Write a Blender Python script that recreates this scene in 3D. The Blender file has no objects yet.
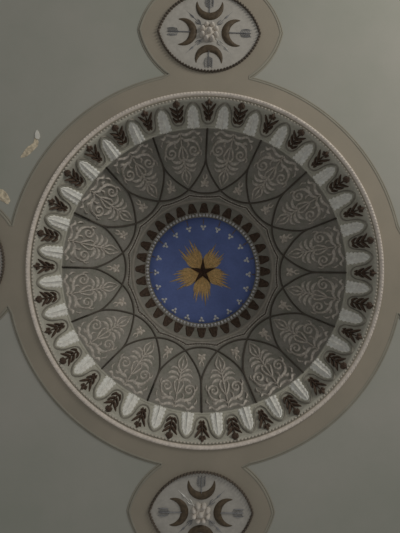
import bpy, bmesh, math, random
from mathutils import Vector, Matrix
random.seed(7)
PI = math.pi
S = bpy.context.scene
COL = S.collection

# ------------------------------------------------------------------ scale
PX = 0.0125          # metres per unit of drawing, measured on the ceiling plane
D = 5.1              # lens below the ceiling
ZC = 6.4             # ceiling height above the floor
FOC = D / PX         # focal length in pixels

# ------------------------------------------------------------------ camera
cam_d = bpy.data.cameras.new('camera')
cam = bpy.data.objects.new('camera', cam_d)
COL.objects.link(cam)
cam_d.sensor_fit = 'VERTICAL'
cam_d.sensor_height = 24.0
cam_d.lens = FOC / 533.0 * 24.0
cam_d.clip_end = 100
ZEN = (195.0, 272.0)                     # where the plumb line meets the frame
CEN = (205.7, 269.6)                     # where the dome's axis meets the ceiling plane
ROLL = math.radians(1.15)
zc = Vector((ZEN[0] - 200, -(ZEN[1] - 266.5), -FOC)).normalized()   # world up, in camera axes
xc = Vector((math.cos(ROLL), -math.sin(ROLL), 0))
xc = (xc - zc * xc.dot(zc)).normalized()
yc = zc.cross(xc)
R = Matrix((xc, yc, zc))                 # rows are the world axes seen by the camera
rc = R @ Vector((CEN[0] - 200, -(CEN[1] - 266.5), -FOC))
rc = rc * (D / rc.z)
cam.matrix_world = Matrix.Translation((-rc.x, -rc.y, ZC - D)) @ R.to_4x4()
S.camera = cam

# ------------------------------------------------------------------ light
w = bpy.data.worlds.new('room_light'); S.world = w
w.use_nodes = True
wn = w.node_tree.nodes['Background']
wn.inputs[0].default_value = (0.985, 0.985, 1.0, 1)
wn.inputs[1].default_value = 0.26

def area(name, loc, target, size, power, color):
    l = bpy.data.lights.new(name, 'AREA')
    l.shape = 'RECTANGLE'; l.size = size[0]; l.size_y = size[1]
    l.energy = power; l.color = color
    o = bpy.data.objects.new(name, l); COL.objects.link(o)
    o.location = loc
    o.rotation_euler = (Vector(target) - Vector(loc)).to_track_quat('-Z', 'Y').to_euler()
    return o
area('window_daylight', (6.4, -5.6, ZC - 4.6), (-0.5, 0, ZC + 0.6), (2.0, 3.0), 290, (1.0, 0.97, 0.93))

S.view_settings.view_transform = 'Standard'
S.view_settings.look = 'None'
S.view_settings.exposure = 0.0
S.view_settings.gamma = 1.0
S.view_settings.use_curve_mapping = False

# ------------------------------------------------------------------ materials
def lin(c):
    c /= 255.0
    return c / 12.92 if c <= 0.04045 else ((c + 0.055) / 1.055) ** 2.4
GAIN = 2.75
def mat(name, rgb, vary=0.12, scale=3.0, rough=0.75, bump=0.15, bscale=60, fine=0.0, tint=None, metal=0.0):
    m = bpy.data.materials.new(name); m.use_nodes = True
    nt = m.node_tree; n = nt.nodes; L = nt.links
    b = n['Principled BSDF']
    base = [min(0.92, lin(v) * GAIN) for v in rgb]
    tc = n.new('ShaderNodeTexCoord')
    n1 = n.new('ShaderNodeTexNoise'); n1.inputs['Scale'].default_value = scale
    n1.inputs['Detail'].default_value = 6; n1.inputs['Roughness'].default_value = 0.6
    L.new(tc.outputs['Object'], n1.inputs['Vector'])
    rp = n.new('ShaderNodeValToRGB')
    rp.color_ramp.elements[0].position = 0.32; rp.color_ramp.elements[1].position = 0.68
    lo = [v * (1 - vary) for v in base]; hi = [min(0.95, v * (1 + vary)) for v in base]
    if tint: lo = [lo[i] * tint[i] for i in range(3)]
    rp.color_ramp.elements[0].color = (*lo, 1); rp.color_ramp.elements[1].color = (*hi, 1)
    L.new(n1.outputs['Fac'], rp.inputs['Fac'])
    out = rp.outputs['Color']
    if fine > 0:
        n2 = n.new('ShaderNodeTexNoise'); n2.inputs['Scale'].default_value = 28
        n2.inputs['Detail'].default_value = 4
        L.new(tc.outputs['Object'], n2.inputs['Vector'])
        mr = n.new('ShaderNodeMapRange'); mr.inputs[1].default_value = 0.35; mr.inputs[2].default_value = 0.65
        mr.inputs[3].default_value = 1 - fine; mr.inputs[4].default_value = 1 + fine
        L.new(n2.outputs['Fac'], mr.inputs[0])
        mx = n.new('ShaderNodeVectorMath'); mx.operation = 'SCALE'
        L.new(out, mx.inputs[0]); L.new(mr.outputs[0], mx.inputs['Scale'])
        out = mx.outputs[0]
    L.new(out, b.inputs['Base Color'])
    b.inputs['Roughness'].default_value = rough
    b.inputs['Metallic'].default_value = metal
    b.inputs['Specular IOR Level'].default_value = 0.25
    if bump > 0:
        n3 = n.new('ShaderNodeTexNoise'); n3.inputs['Scale'].default_value = bscale
        n3.inputs['Detail'].default_value = 5
        L.new(tc.outputs['Object'], n3.inputs['Vector'])
        bp = n.new('ShaderNodeBump'); bp.inputs['Strength'].default_value = bump
        bp.inputs['Distance'].default_value = 0.01
        L.new(n3.outputs['Fac'], bp.inputs['Height'])
        L.new(bp.outputs['Normal'], b.inputs['Normal'])
    return m

M = dict(
    field=mat('field_plaster', (105, 103, 96), 0.06, 0.45, 0.9, 0.06, 8, tint=(0.93, 0.99, 0.95)),
    taupe=mat('taupe_plaster', (97, 91, 80), 0.06, 1.2, 0.9, 0.08, 20, tint=(0.98, 1.0, 1.0)),
    edge=mat('edge_moulding', (92, 89, 79), 0.08, 4, 0.85, 0.05),
    rope=mat('pale_plaster', (138, 131, 122), 0.10, 10, 0.8, 0.3, 80, fine=0.10),
    band=mat('frieze_plaster', (114, 112, 102), 0.10, 6, 0.85, 0.2, 60, fine=0.06),
    band2=mat('bead_moulding_plaster', (122, 117, 107), 0.08, 8, 0.85, 0.1),
    line=mat('serpentine_plaster', (88, 85, 77), 0.12, 8, 0.85, 0.1),
    white=mat('white_leaf_plaster', (163, 154, 146), 0.10, 9, 0.8, 0.3, 70, fine=0.10),
    brown=mat('brown_paint', (50, 40, 32), 0.25, 20, 0.7, 0.3, 90, fine=0.2),
    shell=mat('dome_plaster', (93, 90, 84), 0.12, 4, 0.85, 0.25, 50, fine=0.07, tint=(0.94, 0.99, 0.93)),
    rib=mat('rib_paint', (58, 54, 48), 0.10, 6, 0.8, 0.1),
    relief=mat('relief_plaster', (124, 119, 111), 0.14, 14, 0.8, 0.3, 70, fine=0.15),  # paler than the shell: light catching the scrollwork is put into the colour
    flower=mat('flower_plaster', (132, 126, 117), 0.15, 14, 0.8, 0.3, 70, fine=0.12),
    ring=mat('ring_plaster', (100, 96, 88), 0.10, 8, 0.8, 0.2, 60),
    bead=mat('bead_plaster', (172, 169, 164), 0.15, 12, 0.5, 0.1),
    dark=mat('dark_bead', (58, 52, 45), 0.2, 20, 0.7, 0.1),
    blue=mat('blue_paint', (72, 84, 122), 0.10, 3, 0.75, 0.08, 40, fine=0.04),
    gold=mat('old_gold', (146, 124, 86), 0.16, 16, 0.55, 0.3, 80, fine=0.15),
    bronze=mat('dark_bronze', (48, 36, 31), 0.2, 12, 0.45, 0.1),
    tref=mat('trefoil_plaster', (160, 157, 150), 0.1, 12, 0.7, 0.1),
    stem=mat('stem_paint', (88, 80, 78), 0.1, 12, 0.7, 0.1),
    moon=mat('crescent_gilt', (51, 43, 32), 0.18, 14, 0.6, 0.3, 70, fine=0.15),
    medal=mat('medallion_ground', (110, 107, 100), 0.07, 8, 0.85, 0.15, 50, fine=0.05),
    grey=mat('grey_relief', (86, 86, 86), 0.15, 20, 0.7, 0.1),
    pale_grey=mat('pale_grey_relief', (136, 135, 130), 0.15, 20, 0.45, 0.1),
    pearl=mat('pearl_plaster', (128, 123, 115), 0.12, 10, 0.7, 0.15),
    peel=mat('bare_plaster', (128, 119, 101), 0.2, 14, 0.95, 0.5, 40, fine=0.2),
    chip=mat('white_gesso', (140, 138, 130), 0.1, 14, 0.95, 0.3, 40),
)

# ------------------------------------------------------------------ profile of the dome, as (r, z) from its axis and the ceiling plane
def rho_of(r, z): return r * D / (D + z) / PX
prof = []
def pp(r, z): prof.append((rho_of(r, z), r, z))
for i in range(13):
    t = i / 12
    pp(2.14 - 0.165 * t + 0.022 * math.sin(PI * t), 0.5 * t)
EA, EB, EZ = 1.965, 1.6, 0.51
i = 1
while True:
    ph = i * 0.012; r = EA * math.cos(ph); z = EZ + EB * math.sin(ph)
    if rho_of(r, z) < 71: break
    pp(r, z); i += 1
r0, z0 = prof[-1][1:]
for i in range(1, 7):
    t = i / 6
    pp(r0 + (0.985 - r0) * t ** 1.25, z0 + (2.0 - z0) * t)
pp(0.93, 2.005)
RHOS = [p[0] for p in prof]
def surf(rho):
    """r, z and the inward normal of the plasterwork where a line of sight crosses it"""
    if rho >= RHOS[0]: return rho * PX, 0.0, 0.0, -1.0
    rho = max(rho, RHOS[-1] + 1e-4)
    lo, hi = 0, len(RHOS) - 1
    while hi - lo > 1:
        m = (lo + hi) // 2
        if RHOS[m] >= rho: lo = m
        else: hi = m
    t = (RHOS[lo] - rho) / (RHOS[lo] - RHOS[hi])
    r = prof[lo][1] * (1 - t) + prof[hi][1] * t
    z = prof[lo][2] * (1 - t) + prof[hi][2] * t
    a, b = max(0, lo - 1), min(len(prof) - 1, hi + 1)
    dr, dz = prof[b][1] - prof[a][1], prof[b][2] - prof[a][2]
    l = math.hypot(dr, dz)
    return r, z, -dz / l, dr / l
def on_dome(x, y, h):
    rho = math.hypot(x, y)
    r, z, nr, nz = surf(rho)
    rr = r + nr * h
    return Vector((rr * x / rho, rr * y / rho, z + nz * h))
def on_flat(x, y, h): return Vector((x * PX, y * PX, -h))
CAPZ = 2.2
KC = PX * (D + CAPZ) / D
def on_cap(x, y, h): return Vector((x * KC, y * KC, -h))

# ------------------------------------------------------------------ mesh helpers
def catmull(pts, n=6, closed=False):
    out = []; N = len(pts)
    rng = range(N if closed else N - 1)
    for i in rng:
        if closed: p = [pts[(i + k) % N] for k in (-1, 0, 1, 2)]
        else: p = [pts[max(0, min(N - 1, i + k))] for k in (-1, 0, 1, 2)]
        for j in range(n):
            t = j / n
            out.append(tuple(0.5 * ((2 * p[1][d]) + (-p[0][d] + p[2][d]) * t + (2 * p[0][d] - 5 * p[1][d] + 4 * p[2][d] - p[3][d]) * t * t + (-p[0][d] + 3 * p[1][d] - 3 * p[2][d] + p[3][d]) * t ** 3) for d in range(len(pts[0]))))
    if not closed: out.append(tuple(pts[-1]))
    return out

SEC = [(-1, -0.15), (-0.85, 0.5), (-0.45, 0.9), (0, 1), (0.45, 0.9), (0.85, 0.5), (1, -0.15)]
def stroke(bm, pts, H, f=on_dome, n=5, closed=False, sec=SEC):
    """pts: (x, y, halfwidth); a raised rounded band laid along them"""
    P = catmull(pts, n, closed) if n > 1 else list(pts)
    N = len(P); rows = []
    wm = max(p[2] for p in P)
    for i, (x, y, wd) in enumerate(P):
        a = P[(i - 1) % N] if closed or i else P[0]
        b = P[(i + 1) % N] if closed or i < N - 1 else P[-1]
        dx, dy = b[0] - a[0], b[1] - a[1]; l = math.hypot(dx, dy) or 1
        nx, ny = -dy / l, dx / l
        wd = max(wd, 0.03)
        hh = H * min(1, (wd / wm) ** 0.6)
        rows.append([bm.verts.new(f(x + nx * u * wd, y + ny * u * wd, hh * h)) for u, h in sec])
    for i in range(N if closed else N - 1):
        A, B = rows[i], rows[(i + 1) % N]
        for k in range(len(sec) - 1):
            bm.faces.new((A[k], A[k + 1], B[k + 1], B[k]))
    if not closed:
        bm.faces.new(rows[0]); bm.faces.new(rows[-1][::-1])
def blob(bm, x, y, rx, ry, H, ang=0, f=on_dome, seg=8):
    """half-ellipsoid boss"""
    c, s = math.cos(ang), math.sin(ang)
    rows = []
    for e, hh in ((1.0, -0.2), (0.93, 0.35), (0.7, 0.72), (0.38, 0.93)):
        rows.append([bm.verts.new(f(x + c * math.cos(t) * rx * e - s * math.sin(t) * ry * e, y + s * math.cos(t) * rx * e + c * math.sin(t) * ry * e, H * hh)) for t in [2 * PI * k / seg for k in range(seg)]])
    top = bm.verts.new(f(x, y, H))
    for a, b in zip(rows, rows[1:]):
        for k in range(seg): bm.faces.new((a[k], a[(k + 1) % seg], b[(k + 1) % seg], b[k]))
    for k in range(seg): bm.faces.new((rows[-1][k], rows[-1][(k + 1) % seg], top))
def finish(name, bm, m, parent=None, smooth=True, loc=(0, 0, 0)):
    bmesh.ops.recalc_face_normals(bm, faces=bm.faces[:])
    me = bpy.data.meshes.new(name); bm.to_mesh(me); bm.free()
    if smooth: me.polygons.foreach_set('use_smooth', [True] * len(me.polygons))
    me.materials.append(M[m])
    o = bpy.data.objects.new(name, me); COL.objects.link(o)
    o.location = loc
    if parent: o.parent = parent
    return o
def revolve(name, pts, m, parent, seg=256, ridged=False):
    bm = bmesh.new(); rows = []
    for r, z in pts:
        rows.append([bm.verts.new((r * math.cos(2 * PI * k / seg), r * math.sin(2 * PI * k / seg), z)) for k in range(seg)])
    for a, b in zip(rows, rows[1:]):
        for k in range(seg): bm.faces.new((a[k], a[(k + 1) % seg], b[(k + 1) % seg], b[k]))
    return finish(name, bm, m, parent)
def thing(name, label, cat, loc, rz=0, group=None):
    o = bpy.data.objects.new(name, None); COL.objects.link(o)
    o.empty_display_size = 0.2
    o.location = loc; o.rotation_euler = (0, 0, rz)
    o['label'] = label; o['category'] = cat
    if group: o['group'] = group
    return o
def around(o, angles):
    """copies of a part (and its sub-parts) turned about the dome's axis"""
    for a in angles:
        c = o.copy(); COL.objects.link(c); c.parent = o.parent; c.rotation_euler = (0, 0, a)
        for g in o.children:
            d = g.copy(); COL.objects.link(d); d.parent = c
def mir(pts): return [(-p[0],) + tuple(p[1:]) for p in pts]
def both(bm, pts, H, f=on_dome, n=5):
    stroke(bm, pts, H, f, n); stroke(bm, mir(pts), H, f, n)
def spiral(cx, cy, r, a0, turns, w0, w1, sgn=1, n=12, r1=0.25):
    out = []
    for i in range(n + 1):
        t = i / n; a = a0 + sgn * turns * 2 * PI * t; rr = r * (1 - t) + r * r1 * t
        out.append((cx + rr * math.cos(a), cy + rr * math.sin(a), w0 * (1 - t) + w1 * t))
    return out

# ================================================================== SETTING
MEDR = 240.0
def vesica(hw, hh, n=40):
    """pointed oval, tips along x"""
    Rr = (hw * hw + hh * hh) / (2 * hh); off = Rr - hh
    a1 = math.asin(hw / Rr) if hh <= Rr else PI / 2
    top = [(Rr * math.sin(t), Rr * math.cos(t) - off) for t in [-a1 + 2 * a1 * k / n for k in range(n)]]
    bot = [(-x, -y) for x, y in top]
    return top + bot
def union_outline(Rr, hw, hh):
    """dome surround with the four lobes, as one closed outline"""
    out = []
    ves = vesica(hw, hh, 60)
    for q in range(4):
        rot = q * PI / 2
        lobe = [(x, y + MEDR) for x, y in ves]
        lobe = [p for p in lobe if math.hypot(*p) > Rr]
        lobe.sort(key=lambda p: -math.atan2(p[1] - MEDR + 60, p[0]) if False else 0)
        # order from the right-hand cusp round the outside to the left-hand cusp
        lobe.sort(key=lambda p: math.atan2(p[0], -(p[1] - MEDR)) % (2 * PI))
        lobe = [p for p in lobe]
        a_in = math.atan2(lobe[0][1], lobe[0][0]); a_out = math.atan2(lobe[-1][1], lobe[-1][0])
        seq = lobe
        # ring arc from this lobe's left cusp to the next lobe's right cusp
        nxt = a_in + PI / 2
        arc = [(Rr * math.cos(a_out + (nxt - a_out) * k / 30), Rr * math.sin(a_out + (nxt - a_out) * k / 30)) for k in range(0, 30)]
        for x, y in seq + arc:
            out.append((x * math.cos(rot) - y * math.sin(rot), x * math.sin(rot) + y * math.cos(rot)))
    return out
OUT = union_outline(197, 71, 57)
def cleaned(pts, d=1.2):
    o = [pts[0]]
    for p in pts[1:]:
        if math.hypot(p[0] - o[-1][0], p[1] - o[-1][1]) > d: o.append(p)
    if math.hypot(o[0][0] - o[-1][0], o[0][1] - o[-1][1]) < d: o.pop()
    return o
OUT = cleaned(OUT)

def fill_with_hole(bm, outer, inner, z):
    vo = [bm.verts.new((x, y, z)) for x, y in outer]; vi = [bm.verts.new((x, y, z)) for x, y in inner]
    es = [bm.edges.new((v[k], v[(k + 1) % len(v)])) for v in (vo, vi) for k in range(len(v))]
    bmesh.ops.triangle_fill(bm, use_beauty=True, use_dissolve=False, edges=es)
    return vo, vi
circ = lambda r, n=256: [(r * math.cos(2 * PI * k / n), r * math.sin(2 * PI * k / n)) for k in range(n)]
# ceiling field
bm = bmesh.new()
HS = 5.2
sq = []
for q in range(4):
    c, s = round(math.cos(q * PI / 2)), round(math.sin(q * PI / 2))
    for k in range(8):
        x, y = HS, -HS + 2 * HS * k / 8
        sq.append((x * c - y * s, x * s + y * c))
fill_with_hole(bm, sq, circ(2.22), 0.0)
ceiling = finish('ceiling', bm, 'field', smooth=False, loc=(0, 0, ZC)); ceiling['kind'] = 'structure'
# taupe surround, standing a little proud of the field
bm = bmesh.new()
TH = 0.014
vo, vi = fill_with_hole(bm, [(x * PX, y * PX) for x, y in OUT], circ(2.17), -TH)
up = [bm.verts.new((v.co.x, v.co.y, 0.002)) for v in vo]
for k in range(len(vo)): bm.faces.new((vo[k], vo[(k + 1) % len(vo)], up[(k + 1) % len(vo)], up[k]))
trim = finish('trim_1', bm, 'taupe', smooth=False, loc=(0, 0, ZC)); trim['kind'] = 'structure'
# edge moulding: two fillets following the outline
bm = bmesh.new()
def offset(pts, d):
    o = []; N = len(pts)
    for i in range(N):
        a, b = pts[i - 1], pts[(i + 1) % N]; dx, dy = b[0] - a[0], b[1] - a[1]; l = math.hypot(dx, dy)
        o.append((pts[i][0] + dy / l * d, pts[i][1] - dx / l * d))
    return o
SEC2 = [(-1, -0.1), (-1, 0.8), (-0.6, 1), (0.6, 1), (1, 0.8), (1, -0.1)]
stroke(bm, [(x, y, 0.9) for x, y in offset(OUT, 1.9)], 0.008, on_flat, 1, True)
stroke(bm, [(x, y, 1.5) for x, y in offset(OUT, -0.3)], 0.020, on_flat, 1, True)
tr2 = finish('trim_2', bm, 'edge', smooth=False, loc=(0, 0, ZC)); tr2['kind'] = 'structure'

# ================================================================== FRIEZE
fr = thing('frieze', 'pale plaster frieze of brown sprigs and white leaves ringing the foot of the dome', 'frieze', (0, 0, ZC))
revolve('band', [(2.2, -0.0), (2.14, 0.0)] + [p[1:] for p in prof[1:13]] + [(1.955, 0.515)], 'band', fr)
bm = bmesh.new()
stroke(bm, [(math.cos(2 * PI * k / 256) * 176.6, math.sin(2 * PI * k / 256) * 176.6, 2.3) for k in range(256)], 0.045, on_flat, 1, True)
N = 330
for k in range(N):
    a = 2 * PI * k / N
    blob(bm, 177.0 * math.cos(a), 177.0 * math.sin(a), 2.2, 0.9, 0.0525, a + 0.6, on_flat, 6)
o = finish('rope_moulding', bm, 'rope', fr); o['label'] = 'twisted pale rope moulding'
bm = bmesh.new()
N = 300
for k in range(N):
    a = 2 * PI * k / N
    blob(bm, 172.6 * math.cos(a), 172.6 * math.sin(a), 0.95, 1.55, 0.022, a, on_flat, 6)
finish('bead_moulding', bm, 'band2', fr)
# serpentine fillet winding round every leaf
def serp(off):
    pts = []
    one = [(-15.2, 147.2 - off), (-11.6, 148.2 - off), (-9.0 + off * .3, 151.5), (-8.0 + off * .6, 156.5), (-6.8 + off, 162), (-3.6 + off * .6, 167 - off), (0, 169.0 - off),
           (3.6 - off * .6, 167 - off), (6.8 - off, 162), (8.0 - off * .6, 156.5), (9.0 - off * .3, 151.5), (11.6, 148.2 - off)]
    for q in range(32):
        th = (q + 0.5) * PI / 16
        for a, rho in one:
            aa = a / 155.0
            pts.append((-rho * math.sin(-aa) * math.cos(th + PI / 2) * 0 + rho * math.cos(th + aa), rho * math.sin(th + aa), 0.62))
    return pts
bm = bmesh.new()
stroke(bm, serp(0), 0.020, on_dome, 3, True)
finish('serpentine_moulding', bm, 'line', fr)
bm = bmesh.new()
stroke(bm, serp(1.3), 0.016, on_dome, 3, True)
finish('serpentine_fillet', bm, 'band', fr)

# white leaf: local frame y = outward, built at +Y then turned
def at_up(o): o.rotation_euler = (0, 0, 0)
bm = bmesh.new()
pts = []
for i in range(29):
    t = i / 28; rho = 144.2 + 21.8 * t
    env = 6.3 - 1.6 * t if t < 0.6 else 5.34 * max(0.0, 1 - ((t - 0.6) / 0.4) ** 1.7) ** 0.75 + 0.25
    lob = 1 + 0.10 * math.cos(t * 2 * PI * 5.5)
    pts.append((0, rho, env * lob))
stroke(bm, pts, 0.034, on_dome, 1, sec=[(-1, -0.1), (-0.9, 0.55), (-0.62, 0.75), (-0.5, 0.4), (-0.36, 0.9), (-0.12, 0.85), (0, 1.25), (0.12, 0.85), (0.36, 0.9), (0.5, 0.4), (0.62, 0.75), (0.9, 0.55), (1, -0.1)])
wl = finish('white_leaf', bm, 'white', fr); wl['label'] = 'scalloped white acanthus leaf'
bm = bmesh.new()
stroke(bm, [(0, 144.4, 0.7), (0, 155, 0.55), (0, 164, 0.25)], 0.052, on_dome, 4)
finish('midrib', bm, 'white', wl)
def turn(o, a): o.rotation_euler = (0, 0, a)
turn(wl, PI / 32)
around(wl, [PI / 32 + k * PI / 16 for k in range(1, 32)])

def sprig(p): return ([(x * 0.93, 151.4 + (y - 148) * 0.86, w_ * 1.12) for x, y, w_ in p],)
# slender sprig (on the ribs)
bm = bmesh.new()
H = 0.036
stroke(bm, *sprig([(0, 149.5, 0.5), (0, 156, 0.98), (0, 163, 0.55), (0, 168, 0.5)]), H)
both(bm, *sprig([(0.2, 151.0, 0.35), (2.0, 152.8, 0.98), (4.2, 156.0, 0.85), (5.0, 158.0, 0.25)]), H)
both(bm, *sprig([(0.2, 156.0, 0.35), (2.4, 158.8, 1.05), (5.6, 163.4, 0.98), (7.8, 166.6, 0.3)]), H)
both(bm, *sprig([(0.2, 149.2, 0.35), (1.5, 148.6, 0.85), (3.2, 150.2, 0.25)]), H)
blob(bm, 0, 170.0, 1.7, 1.5, 0.05)
for s in (-1, 1): blob(bm, s * 2.0, 168.2, 1.9, 1.2, 0.046, s * 0.25)
sp = finish('slender_sprig', bm, 'brown', fr); sp['label'] = 'slender brown sprig with three-lobed flower'
around(sp, [k * PI / 8 for k in range(1, 16)])
# full sprig (between the ribs)
bm = bmesh.new()
stroke(bm, *sprig([(0, 147.8, 0.6), (0, 153, 0.9), (0, 160, 0.85), (0, 166, 0.6)]), H)
both(bm, *sprig([(0.3, 148.4, 0.4), (2.6, 148.6, 1.05), (4.8, 151.4, 0.85), (5.2, 153.4, 0.25)]), H)
both(bm, *sprig([(0.2, 152.6, 0.35), (2.5, 154.6, 1.05), (5.2, 157.6, 0.98), (6.4, 160.4, 0.25)]), H)
both(bm, *sprig([(0.2, 158.0, 0.35), (2.4, 160.2, 1.05), (5.4, 163.0, 0.98), (7.9, 165.8, 0.25)]), H)
blob(bm, 0, 168.8, 2.8, 2.3, 0.052, 0, on_dome, 12)
for k in range(7):
    a = PI * k / 6
    blob(bm, 2.7 * math.cos(a), 168.8 + 1.9 * math.sin(a), 0.95, 0.95, 0.044)
sp = finish('full_sprig', bm, 'brown', fr); sp['label'] = 'full brown sprig with round flower head'
turn(sp, PI / 16)
around(sp, [PI / 16 + k * PI / 8 for k in range(1, 16)])

# ================================================================== DOME
dm = thing('dome', 'grey-green plaster dome with interlaced dark arches and scrollwork inside the leaf frieze', 'dome', (0, 0, ZC))
shell = [p[1:] for p in prof[13:] if p[0] >= 70.9]
revolve('shell', [(1.975, 0.505)] + shell, 'shell', dm, 320)
bm = bmesh.new()
stroke(bm, [(math.cos(2 * PI * k / 256) * 144.0, math.sin(2 * PI * k / 256) * 144.0, 0.7) for k in range(256)], 0.02, on_dome, 1, True)
finish('base_moulding', bm, 'band', dm)
# interlaced arch ribs, each spanning two bays
half = [(22.5, 143.5), (22.5, 134), (22.5, 124), (22.5, 114), (22.1, 107.5), (20.9, 101.5), (18.9, 95), (16.0, 88.8), (13.4, 84.6), (11.25, 82.0), (7.6, 79.2), (3.8, 77.6)]
full = half + [(0, 77.2)] + [(-a, r) for a, r in reversed(half)]
bm = bmesh.new()
stroke(bm, [(r * math.sin(math.radians(a)), r * math.cos(math.radians(a)), 0.95 if r > 115 else 0.85) for a, r in full], 0.030, on_dome, 4)
rb = finish('arch_rib', bm, 'rib', dm)
around(rb, [k * PI / 8 for k in range(1, 16)])

# scrollwork of one bay, centre line along +Y
bm = bmesh.new()
h = 0.026
stroke(bm, [(0, 139, 0.4), (0, 132, 0.8), (0, 124, 0.7), (0, 114, 1.1), (0, 106, 1.0), (0, 98, 0.5)], h)
# base spray along the springing
both(bm, [(0.5, 139.5, 0.4), (3.6, 137.4, 0.9), (8.4, 137.8, 1.0), (12.6, 139.8, 0.8), (16.5, 138.6, 0.3)], h)
both(bm, [(14.2, 139.6, 0.3), (17.6, 136.4, 0.9), (20.4, 137.2, 0.3)], h)
both(bm, [(18.6, 133.6, 0.3), (20.6, 130.6, 0.8), (19.6, 127.4, 0.3)], h)
# great volutes
vol = [(0.6, 135, 0.4), (4.2, 131.8, 1.0), (9.2, 131.4, 1.1), (14.4, 128.6, 1.1), (16.8, 123.4, 1.0)] + spiral(11.4, 120.6, 5.6, -0.15, 1.35, 0.95, 0.6, -1, 16, 0.16)
both(bm, vol, h + 0.004)
both(bm, [(9.6, 131.6, 0.3), (12.6, 133.4, 1.0), (15.6, 132.6, 0.3)], h)
both(bm, [(6.0, 131.2, 0.3), (7.0, 127.4, 1.0), (4.8, 124.8, 0.3)], h)
both(bm, [(16.6, 121, 0.3), (18.6, 117.4, 0.9), (17.4, 113.6, 0.3)], h)
both(bm, [(0.4, 127, 0.4), (3.0, 121.6, 1.0), (4.6, 116.0, 0.9), (2.0, 111.0, 0.5)], h)
# fronds
both(bm, [(0.6, 113.4, 0.5), (4.6, 110.6, 1.35), (9.2, 111.4, 1.3), (12.2, 113.8, 0.3)], h)
both(bm, [(0.6, 109.4, 0.5), (4.8, 106.0, 1.35), (9.6, 105.8, 1.3), (12.8, 108.0, 0.3)], h)
both(bm, [(0.6, 105.4, 0.5), (4.2, 101.6, 1.2), (8.2, 100.6, 1.1), (11.0, 102.4, 0.3)], h)
# pointed bud outline with heart
both(bm, [(0.3, 103, 0.4), (3.2, 99.0, 1.0), (4.4, 95.2, 0.9), (2.8, 91.0, 0.8), (0.1, 86.2, 0.3)], h)
stroke(bm, [(0, 99, 0.3), (0, 95.5, 1.2), (0, 91.2, 0.3)], h)
sc = finish('scrollwork', bm, 'relief', dm); sc['label'] = 'raised volutes and fronds, coloured pale for the light on them'
turn(sc, PI / 16)
around(sc, [PI / 16 + k * PI / 8 for k in range(1, 16)])
# lily in each spandrel
bm = bmesh.new()
for a in (0, 1.0, -1.0, 2.15, -2.15):
    L_ = 5.4 if a == 0 else 4.8
    cx, cy = 0, 86.6
    dx, dy = math.sin(a), math.cos(a)
    stroke(bm, [(cx + dx * 0.6, cy + dy * 0.6, 0.5), (cx + dx * L_ * 0.6, cy + dy * L_ * 0.6, 1.6), (cx + dx * L_, cy + dy * L_, 0.3)], 0.022)
blob(bm, 0, 86.2, 1.2, 1.2, 0.03)
both(bm, [(0.2, 91, 0.4), (1.8, 93.4, 0.8), (1.4, 96.4, 0.25)], 0.018)
fl = finish('spandrel_flower', bm, 'flower', dm); fl['label'] = 'small pinkish plaster flower'
around(fl, [k * PI / 8 for k in range(1, 16)])
# scalloped string of beads
bm = bmesh.new()
N = 16 * 11
for k in range(N):
    a = 2 * PI * k / N; t = ((a / (PI / 8) + 0.5) % 1) - 0.5      # 0 on the ribs
    rho = 73.6 + 2.6 * (abs(t) * 2) ** 2.2
    blob(bm, rho * math.cos(a), rho * math.sin(a), 0.62, 0.85, 0.018, a, on_dome, 6)
stroke(bm, [(r_ * math.cos(a_), r_ * math.sin(a_), 0.3) for a_, r_ in [(2 * PI * k / 256, 73.6 + 2.6 * (abs(((k / 16 + 0.5) % 1) - 0.5) * 2) ** 2.2) for k in range(256)]], 0.008, on_dome, 1, True)
finish('bead_garland', bm, 'dark', dm)
bm = bmesh.new()
for off in (-1.2, 1.2):
    pts = []
    for k in range(256):
        a = 2 * PI * k / 256; t = ((a / (PI / 8) + 0.5) % 1) - 0.5
        rho = 73.6 + off + 2.6 * (abs(t) * 2) ** 2.2
        pts.append((rho * math.cos(a), rho * math.sin(a), 0.35))
    stroke(bm, pts, 0.014, on_dome, 1, True)
finish('garland_fillet', bm, 'relief', dm)

# ================================================================== RIM OF THE EYE
rm = thing('oculus_rim', 'round plaster rim with small dark brown leaves and pale beads framing the blue roundel', 'ceiling rim', (0, 0, ZC))
rim = [p[1:] for p in prof if p[0] < 71.4]
revolve('band', rim + [(0.925, 2.03), (1.15, 2.05), (1.15, 2.24)], 'shell', rm)
bm = bmesh.new()
stroke(bm, [(math.cos(2 * PI * k / 256) * 70.3, math.sin(2 * PI * k / 256) * 70.3, 1.5) for k in range(256)], 0.035, on_dome, 1, True)
finish('ring_moulding', bm, 'ring', rm)
bm = bmesh.new()
stroke(bm, [(0, 58.2, 4.6), (0, 60.2, 4.5), (0, 62.2, 3.8), (0, 64.4, 3.2), (0, 66.4, 2.6), (0, 67.6, 1.0)], 0.036, on_dome, 3,
       sec=[(-1, -0.1), (-0.85, 0.7), (-0.6, 0.8), (-0.45, 0.35), (-0.25, 0.95), (0, 0.8), (0.25, 0.95), (0.45, 0.35), (0.6, 0.8), (0.85, 0.7), (1, -0.1)])
lf = finish('leaf', bm, 'brown', rm)
around(lf, [k * PI / 16 for k in range(1, 32)])
bm = bmesh.new()
N = 100
for k in range(N):
    a = 2 * PI * k / N
    blob(bm, 55.6 * math.cos(a), 55.6 * math.sin(a), 1.6, 1.25, 0.05, a, on_dome, 8)
finish('bead_ring', bm, 'bead', rm)
bm = bmesh.new()
stroke(bm, [(math.cos(2 * PI * k / 256) * 57.5, math.sin(2 * PI * k / 256) * 57.5, 0.55) for k in range(256)], 0.022, on_dome, 1, True)
finish('inner_fillet', bm, 'ring', rm)

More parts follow.
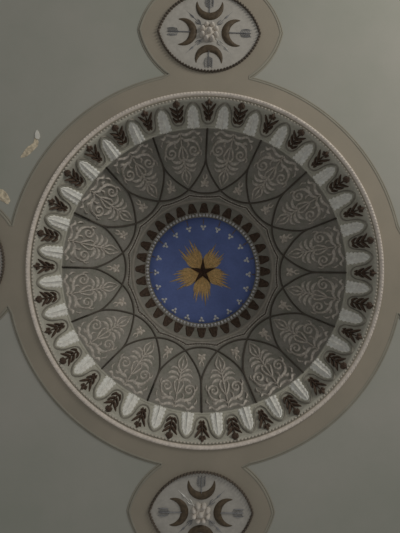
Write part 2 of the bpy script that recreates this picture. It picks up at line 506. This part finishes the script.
# ================================================================== BLUE ROUNDEL
ro = thing('blue_roundel', 'round blue painted panel with white trefoils at the crown of the dome', 'ceiling roundel', (0, 0, ZC + CAPZ))
bm = bmesh.new(); rows = []
for j in range(1, 13):
    r = 1.16 * j / 12
    rows.append([bm.verts.new((r * math.cos(2 * PI * k / 96), r * math.sin(2 * PI * k / 96), 0.0)) for k in range(96)])
c = bm.verts.new((0, 0, 0.0))
for k in range(96): bm.faces.new((c, rows[0][k], rows[0][(k + 1) % 96]))
for a, b in zip(rows, rows[1:]):
    for k in range(96): bm.faces.new((a[k], a[(k + 1) % 96], b[(k + 1) % 96], b[k]))
finish('painted_disc', bm, 'blue', ro)
bm = bmesh.new()
for a in (0, 2.1, -2.1):
    blob(bm, 1.7 * math.sin(a), -1.7 * math.cos(a), 1.3, 1.6, 0.02, a, on_cap, 8)
tf0 = finish('trefoil', bm, 'tref', ro)
bm = bmesh.new()
stroke(bm, [(0, 2.6, 0.35), (0, 5.0, 0.7), (0, 7.0, 0.5), (0, 8.4, 1.0)], 0.012, on_cap, 3)
blob(bm, 0, 0, 0.5, 0.5, 0.024, 0, on_cap)
st0 = finish('stem', bm, 'stem', tf0); st0['label'] = 'brownish stem'
TC = (0.0, 3.2 * KC)
for k in range(20):
    a = k * PI / 10
    if k == 0: t = tf0
    else:
        t = tf0.copy(); COL.objects.link(t); t.parent = ro
        g = st0.copy(); COL.objects.link(g); g.parent = t
    rr = 46.4 * KC
    t.location = (TC[0] + rr * math.sin(a), TC[1] - rr * math.cos(a), 0)
    t.rotation_euler = (0, 0, a + PI)

# ================================================================== STAR
SC = (0.3 * KC, 1.6 * KC)
st = thing('star_ornament', 'dark bronze five-pointed star on five gold ray bursts in the blue roundel', 'star ornament', (SC[0], SC[1], ZC + CAPZ))
bm = bmesh.new()
Ro, Ri = 13.6, 4.0
ring = []
for k in range(10):
    rr = Ro if k % 2 == 0 else Ri
    a = k * PI / 5
    ring.append((rr * math.sin(a), -rr * math.cos(a)))
lo_ = [bm.verts.new(on_cap(x, y, 0.030)) for x, y in ring]
up_ = [bm.verts.new(on_cap(x, y, 0.008)) for x, y in ring]
tp = bm.verts.new(on_cap(0, 0, 0.105))
for k in range(10):
    bm.faces.new((lo_[k], lo_[(k + 1) % 10], tp)); bm.faces.new((up_[k], up_[(k + 1) % 10], lo_[(k + 1) % 10], lo_[k]))
bm.faces.new(up_)
s_ = finish('star', bm, 'bronze', st, smooth=False); s_['label'] = 'dark faceted five-pointed star'
LEN = [[22, 25, 28, 24, 27, 25, 31, 24, 20], [20, 25, 33, 28, 26, 25, 27, 22, 20], [23, 28, 31, 25, 29, 34, 29, 25, 20], [22, 26, 30, 28, 35, 28, 26, 31, 24], [24, 30, 35, 29, 32, 27, 33, 27, 20]]
for q in range(5):
    bm = bmesh.new()
    for k in range(9):
        u = (k - 4) / 4
        a = u * 0.38
        L_ = LEN[q][k] * (1.0 if abs(u) < .9 else .92)
        x0, x1 = u * 2.6, u * 2.6 + math.sin(a) * (L_ - 4)
        y0, y1 = 4, 4 + math.cos(a) * (L_ - 4)
        xm, ym = x0 + (x1 - x0) * 0.62 + u * 0.9, y0 + (y1 - y0) * 0.62
        stroke(bm, [(x0, y0, 0.6), ((x0 + xm) / 2, (y0 + ym) / 2, 1.0), (xm, ym, 1.3), (x1, y1, 0.12)], 0.020 + 0.010 * (k % 2), on_cap, 4,
               sec=[(-1, -0.2), (-0.8, 0.3), (0, 1), (0.8, 0.3), (1, -0.2)])
    b_ = finish('ray_burst', bm, 'gold', st, smooth=False)
    b_.rotation_euler = (0, 0, PI + PI / 5 + q * 2 * PI / 5)

# ================================================================== MEDALLIONS
def build_medallion(label, rz, loc):
    md = thing('medallion', label, 'ceiling medallion', loc, rz, 'oval crescent medallions around the dome')
    v = vesica(51, 39.5, 44)
    bm = bmesh.new()
    vs = [bm.verts.new(on_flat(x, y, TH + 0.004)) for x, y in v]
    bm.faces.new(vs)
    v2 = [bm.verts.new(on_flat(x, y, TH - 0.002)) for x, y in v]
    for k in range(len(v)): bm.faces.new((vs[k], vs[(k + 1) % len(v)], v2[(k + 1) % len(v)], v2[k]))
    finish('ground', bm, 'medal', md, smooth=False)
    # rope border
    P = v; cum = [0]
    for k in range(len(P)):
        q = P[(k + 1) % len(P)]; cum.append(cum[-1] + math.hypot(q[0] - P[k][0], q[1] - P[k][1]))
    bm = bmesh.new()
    NB = 84; kk = 0
    for j in range(NB):
        s = cum[-1] * j / NB
        while cum[kk + 1] < s: kk += 1
        t = (s - cum[kk]) / (cum[kk + 1] - cum[kk]); a, b = P[kk], P[(kk + 1) % len(P)]
        ang = math.atan2(b[1] - a[1], b[0] - a[0])
        blob(bm, a[0] + (b[0] - a[0]) * t, a[1] + (b[1] - a[1]) * t, 2.0, 1.15, 0.06, ang + 0.7, on_flat, 6)
    stroke(bm, [(x, y, 0.9) for x, y in v], 0.035, on_flat, 1, True)
    o = finish('rope_border', bm, 'dark', md); o['label'] = 'dark twisted rope border'
    # crescents
    g = 0.022
    for q in range(4):
        bm = bmesh.new()
        pts = []
        for i in range(25):
            t = -1 + 2 * i / 24
            a = t * 2.12                       # from the thick back round to the horns
            wd = 4.4 * math.cos(t * PI / 2) ** 0.75 if abs(t) < 1 else 0.0
            rr = 14.6 - wd
            pts.append((rr * math.sin(a), 26.4 - rr * math.cos(a), max(wd, 0.15)))
        stroke(bm, pts, 0.045, on_flat, 1)
        o = finish('crescent', bm, 'moon', md); o['label'] = 'dull gilt crescent, horns outward'
        o.rotation_euler = (0, 0, q * PI / 2)
    # feathered arrow ends through the crescents
    for q in range(4):
        bm = bmesh.new()
        R_ = 36.5 if q % 2 == 0 else 44
        R_ = 35.5 if q % 2 == 0 else 42
        stroke(bm, [(0, 17, 0.45), (0, 24, 0.45), (0, R_, 0.45)], 0.035, on_flat, 2)
        for s in (-1, 1):
            L0 = R_ - 11
            for j in range(6):
                y = L0 + j * 1.7
                stroke(bm, [(s * 0.4, y, 0.2), (s * 2.2, y + 1.4, 0.33), (s * 4.2, y + 2.2, 0.15)], 0.03, on_flat, 2)
            stroke(bm, [(s * 3.3, L0 + 1, 0.15), (s * 3.7, L0 + 6, 0.4), (s * 3.3, R_ + 1, 0.15)], 0.036, on_flat, 2)
        o = finish('feathered_shaft', bm, 'grey', md); o.rotation_euler = (0, 0, q * PI / 2)
    # spears on the diagonals
    for q, ang in enumerate((0.82, -0.82, PI - 0.82, PI + 0.82)):
        bm = bmesh.new()
        stroke(bm, [(0, 9, 0.45), (0, 20, 0.4), (0, 31, 0.3), (0, 37, 0.12)], 0.025, on_flat, 2)
        stroke(bm, [(0, 20.5, 0.2), (0, 22.6, 1.5), (0, 26, 1.0), (0, 31, 0.15)], 0.035, on_flat, 3, sec=[(-1, -0.1), (-0.9, 0.3), (0, 1), (0.9, 0.3), (1, -0.1)])
        for s in (-1, 1):
            stroke(bm, [(s * 0.3, 12, 0.3), (s * 1.6, 14.5, 0.5), (s * 1.5, 18, 0.2)], 0.035, on_flat, 2)
        o = finish('spear', bm, 'pale_grey' if q == 2 else 'grey', md, smooth=False)  # one spear in a paler grey than the other three
        if q == 2: o['label'] = 'paler grey spear'
        o.rotation_euler = (0, 0, ang)
    # boss of pearls
    bm = bmesh.new()
    blob(bm, 0, 0, 8.5, 8.5, 0.055, 0, on_flat, 24)
    boss = finish('boss', bm, 'pearl', md)
    def pearl(x, y, r, H):
        bm = bmesh.new(); blob(bm, x, y, r, r, H, 0, on_flat, 12)
        finish('pearl', bm, 'pearl', boss)
    pearl(0, 0, 3.4, 0.12)
    for k in range(8):
        a = k * PI / 4 + PI / 8
        pearl(7.3 * math.cos(a), 7.3 * math.sin(a), 2.95, 0.095)
    return md
m0 = build_medallion('pointed oval medallion of four crescents above the dome, at the top edge of the photo', PI, (-0.015, -MEDR * PX + 0.022, ZC))
def copy_tree(o, parent=None):
    c = o.copy(); COL.objects.link(c)
    if parent: c.parent = parent
    for ch in list(o.children): copy_tree(ch, c)
    return c
for lab, rz, loc in (
    ('pointed oval crescent medallion below the dome, its lower part cut off by the bottom edge', 0, (0.0, MEDR * PX, ZC)),
    ('oval medallion left of the dome, mostly outside the left edge of the photo', PI / 2, (-MEDR * PX, -0.02, ZC)),
    ('oval crescent medallion right of the dome, just beyond the right edge of the photo', -PI / 2, (MEDR * PX, 0, ZC))):
    c = copy_tree(m0); c['label'] = lab; c.location = loc; c.rotation_euler = (0, 0, rz)

# ================================================================== PEELING PAINT ON THE CEILING
def patch(name, pts, m, H):
    bm = bmesh.new()
    P = catmull(pts, 4, True)
    P = [(x + random.uniform(-.35, .35), y + random.uniform(-.35, .35)) for x, y in P]
    cx = sum(p[0] for p in P) / len(P); cy = sum(p[1] for p in P) / len(P)
    a = [bm.verts.new(on_flat(x, y, -0.001)) for x, y in P]; b = [bm.verts.new(on_flat(cx + (x - cx) * .92, cy + (y - cy) * .92, H)) for x, y in P]
    n = len(P)
    for k in range(n): bm.faces.new((a[k], a[(k + 1) % n], b[(k + 1) % n], b[k]))
    bm.faces.new(b)
    return finish(name, bm, m, ceiling, smooth=False)
o = patch('peeled_patch', [(-187, -109), (-181, -118), (-175, -123), (-173, -129), (-170, -127), (-170, -121), (-175, -115), (-180, -110), (-185, -108)], 'peel', 0.004)
o['label'] = 'tan bare patch where paint has peeled'
patch('paint_flake', [(-173.5, -132), (-171, -136), (-168.5, -132), (-169, -127), (-172, -127)], 'chip', 0.010)['label'] = 'curling white flake'
patch('peeled_patch', [(-209, -75), (-204, -76), (-199, -71), (-196, -65), (-199, -61), (-204, -64), (-209, -66)], 'peel', 0.004)
